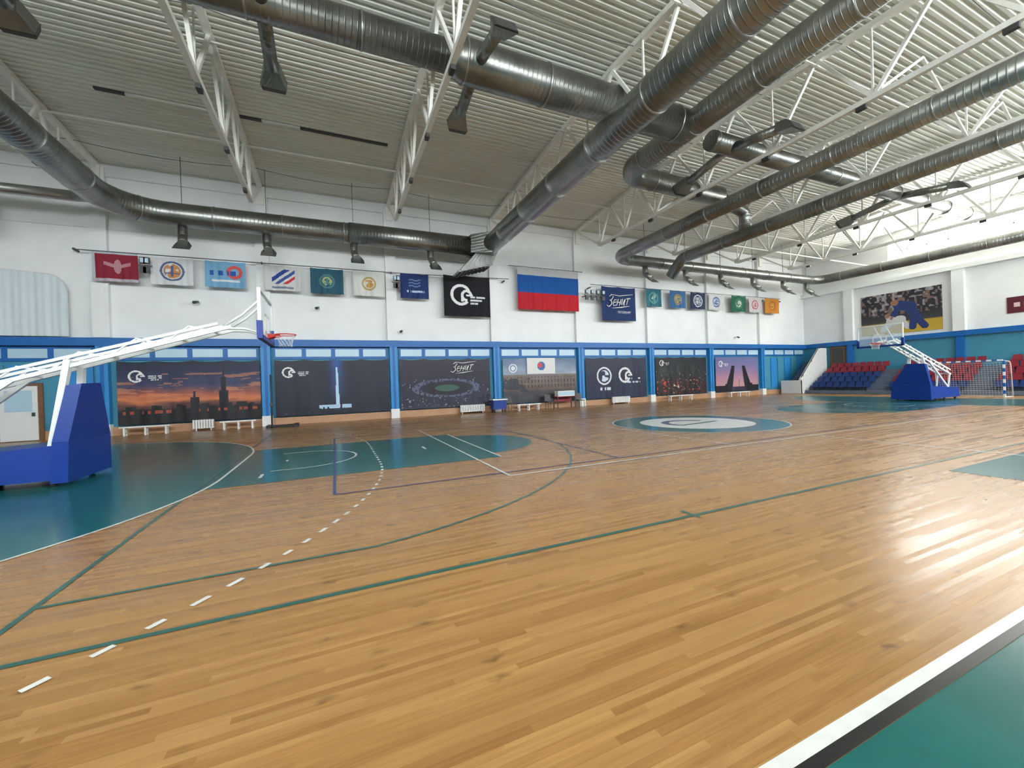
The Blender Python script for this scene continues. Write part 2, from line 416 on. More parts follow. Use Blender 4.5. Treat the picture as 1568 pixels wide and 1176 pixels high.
b = MB()
for s in (-1, 1):
    yy = CY+s*10.03
    strip(b, [(XA, yy), (XB, yy)], 0.065, 'line_white'); strip(b, [(XA, yy+s*0.06), (XB, yy+s*0.06)], 0.06, 'line_black', 0.005)
for s in (1, -1):
    strip(b, mir(hball(6.0), s), 0.05, 'line_white')
    pts = hball(9.0); pp = [Vector((p[0], p[1], 0)) for p in pts]
    fine = []
    for i in range(len(pp)-1):
        L = (pp[i+1]-pp[i]).length; k = max(1, int(L/0.03))
        for j in range(k): fine.append(pp[i].lerp(pp[i+1], j/k))
    dist = 0; cur = []
    for i in range(1, len(fine)):
        dist += (fine[i]-fine[i-1]).length
        if (dist % 0.32) < 0.17: cur.append((fine[i].x, fine[i].y))
        else:
            if len(cur) > 1 and CY-10 < cur[0][1] < CY+10: strip(b, mir(cur, s), 0.05, 'line_white')
            cur = []
    rx = BX0+1.26
    a = math.degrees(math.asin(6.6/6.75))
    p3 = [(BX0, CY-6.6)]+arc(rx, CY, 6.75, -a, a, 60)+[(BX0, CY+6.6)]
    strip(b, mir(p3, s), 0.045, 'line_teal', 0.0055)
    strip(b, mir([(BX0, CY-7.5), (BX0, CY+7.5)], s), 0.05, 'line_teal', 0.005)
    strip(b, mir([(BX0+5.8, CY-2.45), (BX0+5.8, CY+2.45)], s), 0.05, 'line_white')
    strip(b, mir([(BX0+1.0, CY-1.25)]+arc(rx+0.25, CY, 1.25, -90, 90, 24)+[(BX0+1.0, CY+1.25)], s), 0.05, 'line_white')
    strip(b, mir([(BX0+0.9, CY-1.9), (BX0+0.9, CY-1.5)], s), 0.06, 'line_white')
    strip(b, mir([(HX0+7, CY-0.1), (HX0+7, CY+0.1)], s), 0.05, 'line_white', 0.0065)
    strip(b, mir([(BX0+4.5, CY-0.25), (BX0+4.5, CY+0.25)], s), 0.06, 'line_white')
for s in (-1, 1):
    strip(b, [(XA, CY+s*7.5), (XB, CY+s*7.5)], 0.055, 'line_teal', 0.0045)
strip(b, [(CX, CY-10), (CX, CY-3)], 0.05, 'line_white', 0.007); strip(b, [(CX, CY+3), (CX, CY+10)], 0.05, 'line_white', 0.007)
strip(b, [(4.0, CY-7.6), (4.0, CY-7.3)], 0.05, 'line_teal', 0.0048)
strip(b, [(CX-9, CY-4.35), (CX+9, CY-4.35)], 0.05, 'line_white', 0.0075); strip(b, [(CX-9, CY+4.5), (CX+9, CY+4.5)], 0.05, 'line_white', 0.0075)
for x in (CX-9, CX+9, CX-3, CX+3): strip(b, [(x, CY-4.35), (x, CY+4.5)], 0.05, 'line_white', 0.0078)
strip(b, [(-0.05, CY-4.05), (CX*2, CY-4.05)], 0.045, 'line_blue', 0.007); strip(b, [(-0.05, CY+4.0), (CX*2, CY+4.0)], 0.045, 'line_blue', 0.007)
strip(b, [(-0.05, CY-4.05), (-0.05, CY+4.0)], 0.05, 'line_blue', 0.0072); strip(b, [(CX*2, CY-4.05), (CX*2, CY+4.0)], 0.05, 'line_blue', 0.0072)
strip(b, [(5.6, CY-4.05), (5.6, CY+4.0)], 0.04, 'line_blue', 0.0072)
strip(b, arc(CX+0.3, CY-0.1, 2.95, 0, 360, 64)[:-1], 0.05, 'line_white', 0.006, True)
b.build('court_line_markings')

# ------------------------------------------------------------------ trusses
def truss_mesh():
    b = MB(); zb = 9.85
    bn = [-1.9, 0.9, 3.7, 6.7, 9.7, 12.7, 15.7, 18.0, 20.3]
    tn = [-4.8, -0.5, 2.3, 5.2, 8.2, 11.2, 14.2, 16.9, 19.2, 22.85]
    zt = lambda y: zceil(y)-0.12
    b.beam((0, bn[0], zb), (0, bn[-1], zb), 0.15, 0.15, 'white_steel')
    for a, c in zip(tn[:-1], tn[1:]): b.beam((0, a, zt(a)), (0, c, zt(c)), 0.2, 0.17, 'white_steel')
    for i, y in enumerate(bn):
        for t in (tn[i], tn[i+1]):
            b.beam((0, y, zb), (0, t, zt(t)), 0.10, 0.10, 'white_steel')
        b.box(-0.012, 0.012, y-0.22, y+0.22, zb-0.02, zb+0.28, 'white_steel')
        b.beam((0, y, zb), (0, y, zt(y)), 0.05, 0.05, 'white_steel')
    b.box(-0.16, 0.16, 22.7, 22.87, 10.7, 11.55, 'white_steel')
    for i in range(7):
        yy = 1.0+i*3.0
        b.box(-0.06, 0.06, yy-0.13, yy+0.13, zb-0.2, zb-0.08, 'darkgrey')
    return b
o0 = truss_mesh().build('roof_truss'); o0.location.x = bays[0]
for x in bays[1:]:
    o = bpy.data.objects.new('roof_truss', o0.data); o.location.x = x; COL.objects.link(o)
b = MB()
for y in (2.3, 8.2, 14.2, 19.2):
    b.beam((XL, y, zceil(y)-0.3), (XR, y, zceil(y)-0.3), 0.05, 0.05, 'white_steel')
for y in (3.7, 18.0):
    b.beam((21, y, 9.97), (XR, y, 9.97), 0.07, 0.07, 'white_steel')
for x in bays[4:]:
    b.beam((x, 6.7, 9.95), (x+3, 6.7, zceil(6.7)-0.2), 0.08, 0.08, 'white_steel'); b.beam((x+3, 6.7, zceil(6.7)-0.2), (x+6, 6.7, 9.95), 0.08, 0.08, 'white_steel')
    b.beam((x, 15.7, 9.95), (x+3, 15.7, zceil(15.7)-0.2), 0.08, 0.08, 'white_steel'); b.beam((x+3, 15.7, zceil(15.7)-0.2), (x+6, 15.7, 9.95), 0.08, 0.08, 'white_steel')
b.build('roof_bracing')
b = MB()
for y in (5.0, 7.4, 10.0, 13.2, 21.0):
    for k in range(9):
        x0 = XL+6*k; z0 = zceil(y)-0.18
        pts = [(x0+6*t, y, z0-0.2*4*t*(1-t)) for t in np.linspace(0, 1, 7)]
        b.tube(pts, 0.010, 'darkgrey', 5)
for (x0, x1) in ((-7.0, -6.2), (-3.0, -2.2), (-0.9, 2.4)):
    b.box(x0, x1, 17.77, 17.90, zceil(17.8)-0.05, zceil(17.8)+0.02, 'darkgrey')
b.box(-6.2, -3.0, 17.8, 17.9, zceil(17.8)-0.05, zceil(17.8)+0.02, 'white_steel')
b.box(-2.2, -0.9, 17.8, 17.9, zceil(17.8)-0.05, zceil(17.8)+0.02, 'white_steel')
b.build('hanging_cables')

# ------------------------------------------------------------------ ducts
def duct(path, r, name='ventilation_duct', R=1.3, step=2.6, extra=None):
    b = MB(); pts = fillet(path, R) if len(path) > 2 else [Vector(p) for p in path]
    b.tube(pts, r, 'duct', 32, True, True)
    d = 0; nxt = 0.15
    for i in range(1, len(pts)):
        sg = pts[i]-pts[i-1]; L = sg.length
        while nxt <= d+L:
            c = pts[i-1]+sg*((nxt-d)/L); b.ring(c, sg, r, 0.05, 'flange', 0.022, 32)
            nxt += step
        d += L
    if extra: extra(b)
    return b.build(name)
def frustum(b, c0, s0, c1, s1, key='duct'):
    def q(c, s): c = Vector(c); a = Vector(s[0]); d = Vector(s[1]); return [tuple(c-a-d), tuple(c+a-d), tuple(c+a+d), tuple(c-a+d)]
    b.hexa(q(c0, s0), q(c1, s1), key)
def wall_outlet(b, x, y, z, r):
    p = fillet([(x, y, z-r+0.05), (x, y, z-r-0.45), (x+0.1, y-0.45, z-r-0.85)], 0.25, 5)
    b.tube(p, 0.17, 'duct', 14, True, True)
    frustum(b, (x+0.1, y-0.40, z-r-0.8), ((0.17, 0, 0), (0, 0.1, 0.1)), (x+0.12, y-0.62, z-r-1.05), ((0.3, 0, 0), (0, 0.16, 0.13)))
    b.box(x-0.01, x+0.01, y-0.01, y+0.01, z+r, zceil(y), 'darkgrey')
ZD = 9.3
def exA(b):
    for x in (-5.7, -2.6, 1.1, 4.9): wall_outlet(b, x, 21.4, ZD, 0.48)
    b.tube([(0.9, 21.4, ZD), (7.4, 21.4, ZD)], 0.52, 'duct', 32, True, True)
    b.tube([(XL, 21.4, 9.6), (-9.0, 21.4, 9.6)], 0.2, 'flange', 20); b.tube([(-9.05, 21.4, 9.6), (-7.6, 20.6, 9.4)], 0.2, 'flange', 20)
    wall_outlet(b, -12.0, 21.4, 9.6, 0.2)
duct([(-7.9, YN+0.2, ZD), (-7.9, 21.4, ZD), (7.2, 21.4, ZD)], 0.48, R=1.9, extra=exA)
def exB(b):
    frustum(b, (7.0, 21.4, ZD), ((0, 0.5, 0), (0, 0, 0.5)), (8.3, 20.9, ZD), ((0.3, 0.6, 0), (0, 0, 0.55)))
    b.hexa([(6.3, 20.9, ZD-1.55), (8.2, 20.9, ZD-1.0), (8.2, 21.9, ZD-1.0), (6.3, 21.9, ZD-1.55)], [(7.3, 20.9, ZD-.45), (8.6, 20.9, ZD-.2), (8.6, 21.9, ZD-.2), (7.3, 21.9, ZD-.45)], 'duct')
    b.hexa([(6.25, 20.85, ZD-1.62), (8.2, 20.85, ZD-1.07), (8.2, 21.95, ZD-1.07), (6.25, 21.95, ZD-1.62)], [(6.25, 20.85, ZD-1.52), (8.2, 20.85, ZD-.97), (8.2, 21.95, ZD-.97), (6.25, 21.95, ZD-1.52)], 'duct')
    for i in range(8):
        x = 6.4+i*.22; b.box(x, x+.1, 20.9, 21.9, ZD-1.64+i*.062, ZD-1.60+i*.062, 'darkgrey')
duct([(8.1, YN+0.2, ZD), (8.1, 21.6, ZD)], 0.5, extra=exB)
ZC = 11.1
def nozzle(b, x, y, z, s, L=2.1):
    p = [(x, y, z-0.1), (x, y+s*L*0.8, z-0.45)]
    b.tube(p, 0.17, 'duct', 14, True, True)
    frustum(b, (x, y+s*L*0.78, z-0.44), ((0.18, 0, 0), (0, 0, 0.17)), (x, y+s*L, z-0.62), ((0.33, 0, 0), (0, 0.1, 0.2)))
    frustum(b, (x, y+s*L*0.99, z-0.6), ((0.33, 0, 0), (0, 0.1, 0.2)), (x, y+s*(L+0.1), z-0.68), ((0.28, 0, 0), (0, 0.09, 0.17)), 'darkgrey')
def exC(b):
    for x in (-11.8, -6.5, -1.3, 4.1):
        for s in (-1, 1): nozzle(b, x, 11.2, ZC, s)
    b.tube([(3.3, 11.3, ZC), (3.7, 11.3, ZC), (12.2, 11.3, ZC)], [0.42, 0.58, 0.58], 'duct', 32, True, True)
    for x in (3.75, 6.4, 9.1, 11.8): b.ring((x, 11.3, ZC), (1, 0, 0), 0.58, 0.06, 'flange', 0.025, 32)
duct([(XL+0.2, 11.3, ZC), (3.6, 11.3, ZC)], 0.42, extra=exC)
duct([(12.5, YN+0.2, ZC), (12.5, 14.9, ZC), (18.6, 14.9, ZC-0.1)], 0.46, R=0.9)
def exJ(b):
    for x in (14.6, 27.0):
        for s in (-1, 1): nozzle(b, x, 11.2, 10.75, s, 2.5)
duct([(13.6, 11.2, 10.8), (36.5, 11.2, 10.8)], 0.36, extra=exJ)
ZE = 9.25
def exF(b):
    for x in (18.7, 22.2, 25.6, 29.0, 32.5, 35.4): wall_outlet(b, x, 20.6, ZE, 0.33)
duct([(16.2, YN+0.2, ZE), (16.2, 20.6, ZE), (36.9, 20.6, ZE), (36.9, YN+0.2, ZE)], 0.34, R=1.1, extra=exF)
duct([(20.5, YN+0.2, ZE), (20.5, 19.2, ZE), (20.5, 20.2, ZE-0.9)], 0.34, R=0.7)
duct([(18.4, 14.9, ZC-0.1), (20.5, 14.9, 10.4), (20.5, 14.9, 9.4)], 0.3, R=0.3)

# ------------------------------------------------------------------ printed panels
def H(ix, iy, seed):
    n = (ix.astype(np.int64)*374761393 + iy.astype(np.int64)*668265263 + seed*1442695041) & 0x7fffffff
    n = ((n ^ (n >> 13))*1274126177) & 0x7fffffff
    return (n & 0xffff)/65535.0
def vn(x, y, seed=0):
    seed = int(seed)
    ix = np.floor(x); iy = np.floor(y); fx = x-ix; fy = y-iy
    fx = fx*fx*(3-2*fx); fy = fy*fy*(3-2*fy)
    a = H(ix, iy, seed); b_ = H(ix+1, iy, seed); c = H(ix, iy+1, seed); d = H(ix+1, iy+1, seed)
    return (a*(1-fx)+b_*fx)*(1-fy)+(c*(1-fx)+d*fx)*fy
def fbm(x, y, seed=0): return 0.55*vn(x, y, seed)+0.28*vn(x*2.1, y*2.1, seed+1)+0.17*vn(x*4.3, y*4.3, seed+2)
def setc(rgb, mask, c, a=1.0):
    m = (mask.astype(float)*a)[:, None]; rgb[:] = rgb*(1-m)+np.array(c, float)[None, :]*m
def grad(V, stops):
    out = np.zeros((len(V), 3))
    xs = [s[0] for s in stops]
    for k in range(3): out[:, k] = np.interp(V, xs, [s[1][k] for s in stops])
    return out
def logo(rgb, U, V, asp, cx, cy, r, c=(240, 240, 240), text=True):
    x = (U-cx)*asp/r; y = (V-cy)/r; R = np.hypot(x, y); A = np.arctan2(y, x)
    m = (np.abs(R-0.85) < 0.13) & ~((A > -0.75) & (A < 0.25))
    m |= (np.abs(np.hypot(x-0.55, y+0.05)-0.42) < 0.12) & ~((x > 0.6) & (y < -0.05))
    m |= (np.abs(x-0.13) < 0.11) & (y < -0.05) & (y > -0.6)
    m |= (np.abs(y+0.02) < 0.09) & (x > 0.5) & (x < 1.15)
    setc(rgb, m, c)
    if text:
        for k in range(3):
            t = (np.abs(y-(0.0-0.32*k)) < 0.09) & (x > 1.5) & (x < 3.6-0.4*k) & (vn(x*7, y*0+k, 5) > 0.35)
            setc(rgb, t, c, 0.85)
def panel(name, o, du, dv, fn, nx, nz, key='print', fold=0.0, foldn=5, gain=1.0):
    o = Vector(o); du = Vector(du); dv = Vector(dv); nrm = du.cross(dv).normalized()
    W = du.length; Hh = dv.length
    us = np.linspace(0, 1, nx+1); vs = np.linspace(0, 1, nz+1)
    UU, VV = np.meshgrid(us, vs)
    ph = random.random()*6
    off = fold*(np.sin(UU*foldn*6.28+ph+VV*1.5)*(1.15-VV)+0.5*np.sin(UU*foldn*2.7*6.28+ph)*(1.1-VV))
    sag = -0.02*Hh*(np.abs(np.sin(UU*math.pi*max(1, foldn))))*(fold > 0)*VV**8
    P = np.array(o)[None, None, :]+UU[..., None]*np.array(du)+VV[..., None]*np.array(dv)+off[..., None]*np.array(nrm)+sag[..., None]*np.array(dv.normalized())
    verts = P.reshape(-1, 3)
    i = np.arange(nx); j = np.arange(nz); I, J = np.meshgrid(i, j); a = (J*(nx+1)+I).ravel()
    faces = np.stack([a, a+1, a+nx+2, a+nx+1], 1)
    me = bpy.data.meshes.new(name); me.from_pydata(verts.tolist(), [], faces.tolist())
    Uc = ((I+0.5)/nx).ravel(); Vc = ((J+0.5)/nz).ravel()
    rgb = fn(Uc, Vc, W/Hh)*gain; rgb = np.clip(rgb, 0, 255)
    c = lin(rgb); c = np.concatenate([c, np.ones((len(c), 1))], 1)
    att = me.color_attributes.new('Col', 'FLOAT_COLOR', 'CORNER')
    att.data.foreach_set('color', np.repeat(c, 4, axis=0).ravel().astype(np.float32))
    me.materials.append(M[key])
    me.polygons.foreach_set('use_smooth', [True]*len(faces)); me.update()
    ob = bpy.data.objects.new(name, me); COL.objects.link(ob)
    return ob
def text_mesh(s, loc, size, parent, key, shear=0.0, rot=(math.pi/2, 0, 0), off=0.0, name='lettering'):
    cu = bpy.data.curves.new('t', 'FONT'); cu.body = s; cu.size = size; cu.align_x = 'CENTER'; cu.align_y = 'CENTER'; cu.shear = shear; cu.offset = off
    ob = bpy.data.objects.new('t', cu); COL.objects.link(ob)
    dg = bpy.context.evaluated_depsgraph_get(); dg.update()
    me = bpy.data.meshes.new_from_object(ob.evaluated_get(dg))
    bpy.data.objects.remove(ob); me.materials.clear(); me.materials.append(M[key])
    o2 = bpy.data.objects.new(name, me); COL.objects.link(o2); o2.location = loc; o2.rotation_euler = rot; o2.parent = parent
    return o2
def script_letters(x, y, z, h, parent):
    # slanted brush lettering drawn as joined strokes, with an underline swash
    b = MB(); w = h*0.085
    S = {0: [[(0, .85), (.22, 1.0), (.42, .85), (.3, .58), (.12, .52), (.34, .46), (.42, .2), (.2, -.02), (-.06, .1)]],
         1: [[(.02, .28), (.3, .34), (.26, .55), (.08, .52), (0, .25), (.1, .02), (.32, .08)]],
         2: [[(.04, .55), (0, 0)], [(.02, .28), (.28, .30)], [(.32, .55), (.28, 0)]],
         3: [[(.04, .55), (0, .1), (.1, .0), (.28, .5)], [(.32, .55), (.28, .05), (.36, 0)]],
         4: [[(.12, .55), (.08, 0)], [(-.06, .53), (.34, .57)]]}
    cx = 0
    for k, adv in ((0, .56), (1, .42), (2, .46), (3, .50), (4, .4)):
        for st in S[k]:
            pts = [(x+(cx+px+py*.3)*h, y, z+(py+cx*.10)*h) for (px, py) in st]
            b.tube(pts, w/2, 'white', 6)
        cx += adv
    b.tube([(x+.5*h, y, z-.14*h), (x+1.4*h, y, z-.04*h), (x+2.35*h, y, z+.10*h)], [w*.2, w*.55, w*.2], 'white', 6)
    b.tube([(x+.45*h, y, z+1.02*h), (x+1.3*h, y, z+.93*h), (x+2.75*h, y, z+1.12*h)], [w*.3, w*.5, w*.2], 'white', 6)
    o = b.build('lettering', parent)
    return o

def p_sunset(U, V, a):
    n = fbm(U*7+V*3, V*16, 3)
    rgb = grad(V+0.12*(n-0.5), [(0, (18, 16, 26)), (0.2, (44, 30, 38)), (0.3, (120, 70, 60)), (0.38, (225, 130, 78)), (0.47, (170, 92, 78)), (0.6, (62, 62, 100)), (0.8, (26, 38, 76)), (1, (18, 24, 52))])
    setc(rgb, (fbm(U*5, V*20, 9) > 0.58) & (V > 0.42) & (V < 0.8), (232, 140, 90), 0.6)
    sky = 0.2+0.05*vn(U*30, U*0, 2)+0.06*(np.abs(np.sin(U*19)) > .8)
    setc(rgb, V < sky, (14, 13, 22))
    for (x, w, h) in ((0.72, 0.035, 0.5), (0.72, 0.018, 0.72), (0.72, 0.006, 0.93), (0.51, 0.03, 0.4), (0.51, 0.008, 0.5), (0.85, 0.04, 0.3)):
        setc(rgb, (np.abs(U-x) < w) & (V < h), (12, 14, 30))
    setc(rgb, (V > 0.16) & (V < 0.21) & (vn(U*50, U*0, 7) > 0.6), (230, 95, 50), 0.7)
    logo(rgb, U, V, a, 0.12, 0.76, 0.1); return rgb
def p_tower(U, V, a):
    rgb = grad(V, [(0, (16, 20, 44)), (0.15, (14, 18, 42)), (0.5, (18, 27, 54)), (1, (13, 18, 40))]); rgb += (fbm(U*4, V*4, 4)[:, None]-0.5)*14
    g = np.exp(-((U-0.52)/0.06)**2)*np.clip(V*1.1-0.05, 0, 1); rgb += g[:, None]*np.array((18, 65, 120))
    setc(rgb, (np.abs(U-0.52) < 0.019*(1-V*0.7)) & (V > 0.15) & (V < 0.86), (190, 228, 250))
    setc(rgb, (np.abs(U-0.5) < 0.14) & (V > 0.10) & (V < 0.17) & (vn(U*60, V*20, 3) > 0.35), (180, 210, 240))
    setc(rgb, (V < 0.12) & (vn(U*40, V*40, 3) > 0.85), (60, 90, 140), 0.6)
    logo(rgb, U, V, a, 0.11, 0.78, 0.1); return rgb
def p_stadium(U, V, a):
    rgb = grad(V, [(0, (44, 48, 70)), (0.35, (30, 30, 56)), (0.7, (28, 25, 50)), (1, (44, 32, 62))])
    rgb += (fbm(U*14, V*12, 6)[:, None]-0.5)*42*(V < 0.5)[:, None]
    setc(rgb, (V < 0.6) & (vn(U*60, V*50, 8) > 0.86), (215, 220, 230), 0.6)
    E = np.hypot((U-0.5)/0.34, (V-0.40)/0.17)
    setc(rgb, (np.abs(E-1) < 0.12) & (vn(U*70, V*30, 1) > 0.35), (100, 110, 140), 0.8); setc(rgb, E < 0.8, (20, 22, 40)); setc(rgb, E < 0.4, (60, 100, 84), 0.9)
    return rgb
def p_building(U, V, a):
    rgb = grad(V, [(0, (52, 54, 66)), (0.25, (70, 68, 74)), (0.3, (105, 84, 76)), (0.62, (125, 112, 108)), (0.64, (155, 168, 188)), (1, (105, 125, 158))])
    rgb += (fbm(U*9, V*9, 6)[:, None]-0.5)*40
    setc(rgb, (V > 0.3) & (V < 0.58) & ((U*22 % 1) < 0.4) & ((V*9 % 1) < 0.6), (60, 50, 55), 0.8)
    setc(rgb, (U < 0.35) & (V > 0.25) & (V < 0.55) & (fbm(U*8, V*5, 2) > 0.4), (40, 45, 60), 0.8)
    setc(rgb, (V < 0.14) & (np.abs(U-0.6) < 0.2) & (vn(U*12, V*9, 3) > 0.4), (220, 220, 225), 0.6)
    R = np.hypot((U-0.13)*a, V-0.78); setc(rgb, (np.abs(R-0.09) < 0.012) | (R < 0.05), (235, 240, 250))
    return rgb
def p_logos(U, V, a):
    rgb = grad(V, [(0, (26, 38, 70)), (1, (22, 32, 64))]); rgb += (fbm(U*4, V*4, 4)[:, None]-0.5)*12
    for x in (0.29,):
        R = np.hypot((U-x)*a, V-0.55); setc(rgb, np.abs(R-0.2) < 0.02, (230, 235, 240)); setc(rgb, (R < 0.14) & (vn(U*18, V*22, 2) > 0.45), (215, 225, 240))
        setc(rgb, (np.abs(U-x) < 0.1) & (V > 0.2) & (V < 0.27) & (vn(U*50, V*0, 2) > .4), (225, 230, 240))
    logo(rgb, U, V, a, 0.63, 0.56, 0.2, text=False)
    for k in range(2): setc(rgb, (np.abs(U-0.78) < 0.11) & (np.abs(V-(0.47-k*0.09)) < 0.022) & (vn(U*50, V*0+k, 2) > .35), (225, 230, 240))
    return rgb
def p_nightcity(U, V, a):
    rgb = grad(V, [(0, (34, 20, 26)), (0.3, (46, 32, 36)), (0.5, (34, 34, 42)), (1, (14, 20, 30))]); rgb += (fbm(U*8, V*8, 4)[:, None]-0.5)*32
    setc(rgb, (V < 0.4) & (vn(U*34, V*26, 8) > 0.84), (225, 55, 42), 0.85); setc(rgb, (V < 0.65) & (vn(U*44, V*40, 18) > 0.9), (240, 225, 190), 0.8)
    setc(rgb, (V > 0.5) & (V < 0.8) & (vn(U*20, V*3, 5) > 0.6), (48, 72, 66), 0.5)
    logo(rgb, U, V, a, 0.12, 0.85, 0.08); return rgb
def p_bridge(U, V, a):
    rgb = grad(V+0.08*(fbm(U*5, V*8, 2)-.5), [(0, (110, 90, 118)), (0.15, (200, 150, 155)), (0.4, (180, 135, 160)), (0.62, (140, 122, 165)), (1, (105, 112, 168))])
    setc(rgb, V < 0.13, (55, 48, 75))
    # two raised drawbridge leaves leaning outwards, with piers
    def leaf(xb, xt, w):
        c = xb+(xt-xb)*np.clip((V-.13)/.6, 0, 1)
        setc(rgb, (V > .12) & (V < .74) & (np.abs(U-c) < w*(1.25-V)), (22, 20, 34))
    leaf(.30, .40, .07); leaf(.74, .64, .07)
    setc(rgb, ((np.abs(U-.28) < .07) | (np.abs(U-.77) < .07)) & (V < 0.22), (22, 20, 34)); setc(rgb, ((U < .24) | (U > .80)) & (V < .17), (22, 20, 34))
    setc(rgb, (np.abs(U-0.53) < 0.006) & (V < 0.34), (60, 50, 70)); logo(rgb, U, V, a, 0.12, 0.8, 0.09); return rgb
posters = [(-8.55, -3.25, p_sunset), (-2.65, 2.72, p_tower), (3.3, 8.55, p_stadium), (9.4, 14.6, p_building), (15.35, 20.5, p_logos), (21.35, 26.45, p_nightcity), (27.45, 32.4, p_bridge)]
pobs = []
for (x0, x1, fn) in posters:
    o = panel('wall_poster', (x0, YF-0.2, 0.42), (x1-x0, 0, 0), (0, 0, 2.78), fn, 190, 100, 'print', 0.012, 4, gain=0.92)
    pobs.append(o)
script_letters(6.15, YF-0.26, 2.42, 0.56, pobs[2])
o = panel('wall_poster', (11.0, YF-0.26, 2.2), (2.0, 0, 0), (0, 0, 1.0), lambda U, V, a: (lambda r: (setc(r, np.hypot((U-.5)*a, V-.5) < .28, (60, 100, 170)), setc(r, np.hypot((U-.46)*a, V-.55) < .15, (210, 60, 60)), r)[-1])(np.full((len(U), 3), 210.0)), 60, 30)

def p_judo(U, V, a):
    rgb = grad(V, [(0, (205, 170, 60)), (0.26, (200, 165, 60)), (0.29, (70, 66, 70)), (0.5, (45, 45, 56)), (1, (40, 36, 44))])
    setc(rgb, (V > 0.45) & (vn(U*34, V*16, 3) > 0.6), (150, 120, 110), 0.8); setc(rgb, (V > 0.5) & (vn(U*30+5, V*18, 9) > 0.72), (190, 190, 200), 0.7)
    def limb(x0, y0, x1, y1, w, c):
        X = U*a; x0 *= a; x1 *= a
        t = np.clip(((X-x0)*(x1-x0)+(V-y0)*(y1-y0))/((x1-x0)**2+(y1-y0)**2), 0, 1)
        setc(rgb, np.hypot(X-x0-t*(x1-x0), V-y0-t*(y1-y0)) < w, c)
    blue = (36, 58, 118); wh = (212, 212, 214); sk = (165, 118, 95)
    limb(.30, .12, .40, .30, .07, wh); limb(.40, .30, .52, .32, .10, wh); limb(.52, .32, .60, .14, .06, wh)
    limb(.62, .60, .70, .36, .10, blue); limb(.70, .36, .80, .12, .07, blue); limb(.68, .38, .66, .12, .07, blue); limb(.50, .66, .64, .62, .11, blue)
    limb(.50, .64, .42, .42, .06, blue); limb(.36, .40, .44, .34, .05, wh)
    limb(.44, .74, .45, .745, .07, sk); limb(.35, .44, .355, .445, .055, sk); limb(.41, .40, .40, .37, .03, sk)
    return rgb
panel('wall_poster', (XR-0.05, 18.6, 4.45), (0, -4.75, 0), (0, 0, 3.1), p_judo, 170, 110, gain=.92)
panel('wall_poster', (XR-0.05, 10.9, 5.0), (0, -1.9, 0), (0, 0, 1.0), lambda U, V, a: (lambda r: (setc(r, (np.abs(V-.5) < .12) & (U > .15) & (U < .8) & (vn(U*18, V*0, 1) > .45), (205, 180, 180)), r)[-1])(np.tile(np.array([[90., 25., 40.]]), (len(U), 1))), 60, 30)

def emblem(bg, c1, c2, R0=0.33, border=None):
    def fn(U, V, a):
        rgb = np.tile(np.array([bg], float), (len(U), 1)); x = (U-.5)*a; y = V-.5; R = np.hypot(x, y)
        setc(rgb, np.abs(R-R0) < 0.035, c1); setc(rgb, (R < R0-0.07) & (vn(U*13, V*11, bg[0]) > 0.42), c2)
        setc(rgb, (np.abs(x) < 0.03) & (R < R0-0.12), c1); setc(rgb, (np.abs(y+.08) < 0.025) & (R < R0-0.1), c1)
        if border: setc(rgb, (U < .06) | (U > .94) | (V < .08) | (V > .92), border)
        return rgb
    return fn
def f_red(U, V, a):
    rgb = np.tile(np.array([[145., 34., 54.]]), (len(U), 1)); setc(rgb, (U < 0.07) | (V > 0.93), (190, 195, 205))
    # eagle-like pale emblem: body with two spread wings
    X = (U-.55)*a; Y = V-.52
    setc(rgb, np.hypot(X/.10, Y/.24) < 1, (205, 165, 172), .8)
    setc(rgb, (np.abs(np.abs(X)-.22) < .14) & (np.abs(Y-.05-.35*(np.abs(X)-.2)) < .06), (205, 165, 172), .8)
    setc(rgb, V < .1, (190, 180, 190)); return rgb
def f_lb(U, V, a):
    rgb = np.tile(np.array([[120., 172., 208.]]), (len(U), 1)); R = np.hypot((U-.72)*a, V-.6); setc(rgb, np.abs(R-.2) < .06, (215, 90, 80))
    setc(rgb, (np.abs(V-.55) < .09) & (U > .1) & (U < .75) & (vn(U*20, V*0, 3) > .3), (40, 90, 170)); setc(rgb, (np.abs(V-.25) < .04) & (U > .15) & (U < .85), (225, 230, 235)); return rgb
def f_diag(U, V, a):
    rgb = np.full((len(U), 3), 215.0); d = (U*a*0.8-V)
    band = (V > .25) & (V < .85) & (U > .2) & (U < .85); setc(rgb, band & (d > -.3) & (d < -.12), (40, 70, 150)); setc(rgb, band & (d > 0) & (d < .14), (60, 90, 160)); setc(rgb, band & (d > .24) & (d < .36), (205, 50, 60))
    setc(rgb, (V < .16) & (V > .08) & (U > .2) & (U < .8), (120, 130, 160)); return rgb
def f_navy(U, V, a):
    rgb = np.tile(np.array([[28., 52., 108.]]), (len(U), 1))
    for k in range(3): setc(rgb, (np.abs(V-(.5+.12*k)-.03*np.sin(U*20)) < .02) & (U > .3) & (U < .7), (120, 145, 190))
    setc(rgb, (np.abs(V-.28) < .04) & (U > .15) & (U < .85) & (vn(U*30, V*0, 3) > .35), (190, 200, 225)); return rgb
def f_black(U, V, a):
    rgb = np.tile(np.array([[12., 12., 22.]]), (len(U), 1)); logo(rgb, U, V, a, 0.36, 0.53, 0.27, text=False)
    for k in range(3): setc(rgb, (U > .56) & (U < .9-.08*k) & (np.abs(V-(.48-.08*k)) < .02) & (vn(U*40, V*0+k, 2) > .3), (225, 225, 230))
    return rgb
def f_rus(U, V, a): return grad(V, [(0, (190, 22, 38)), (.395, (190, 22, 38)), (.405, (5, 82, 160)), (.81, (5, 82, 160)), (.82, (190, 190, 192)), (1, (195, 195, 198))])
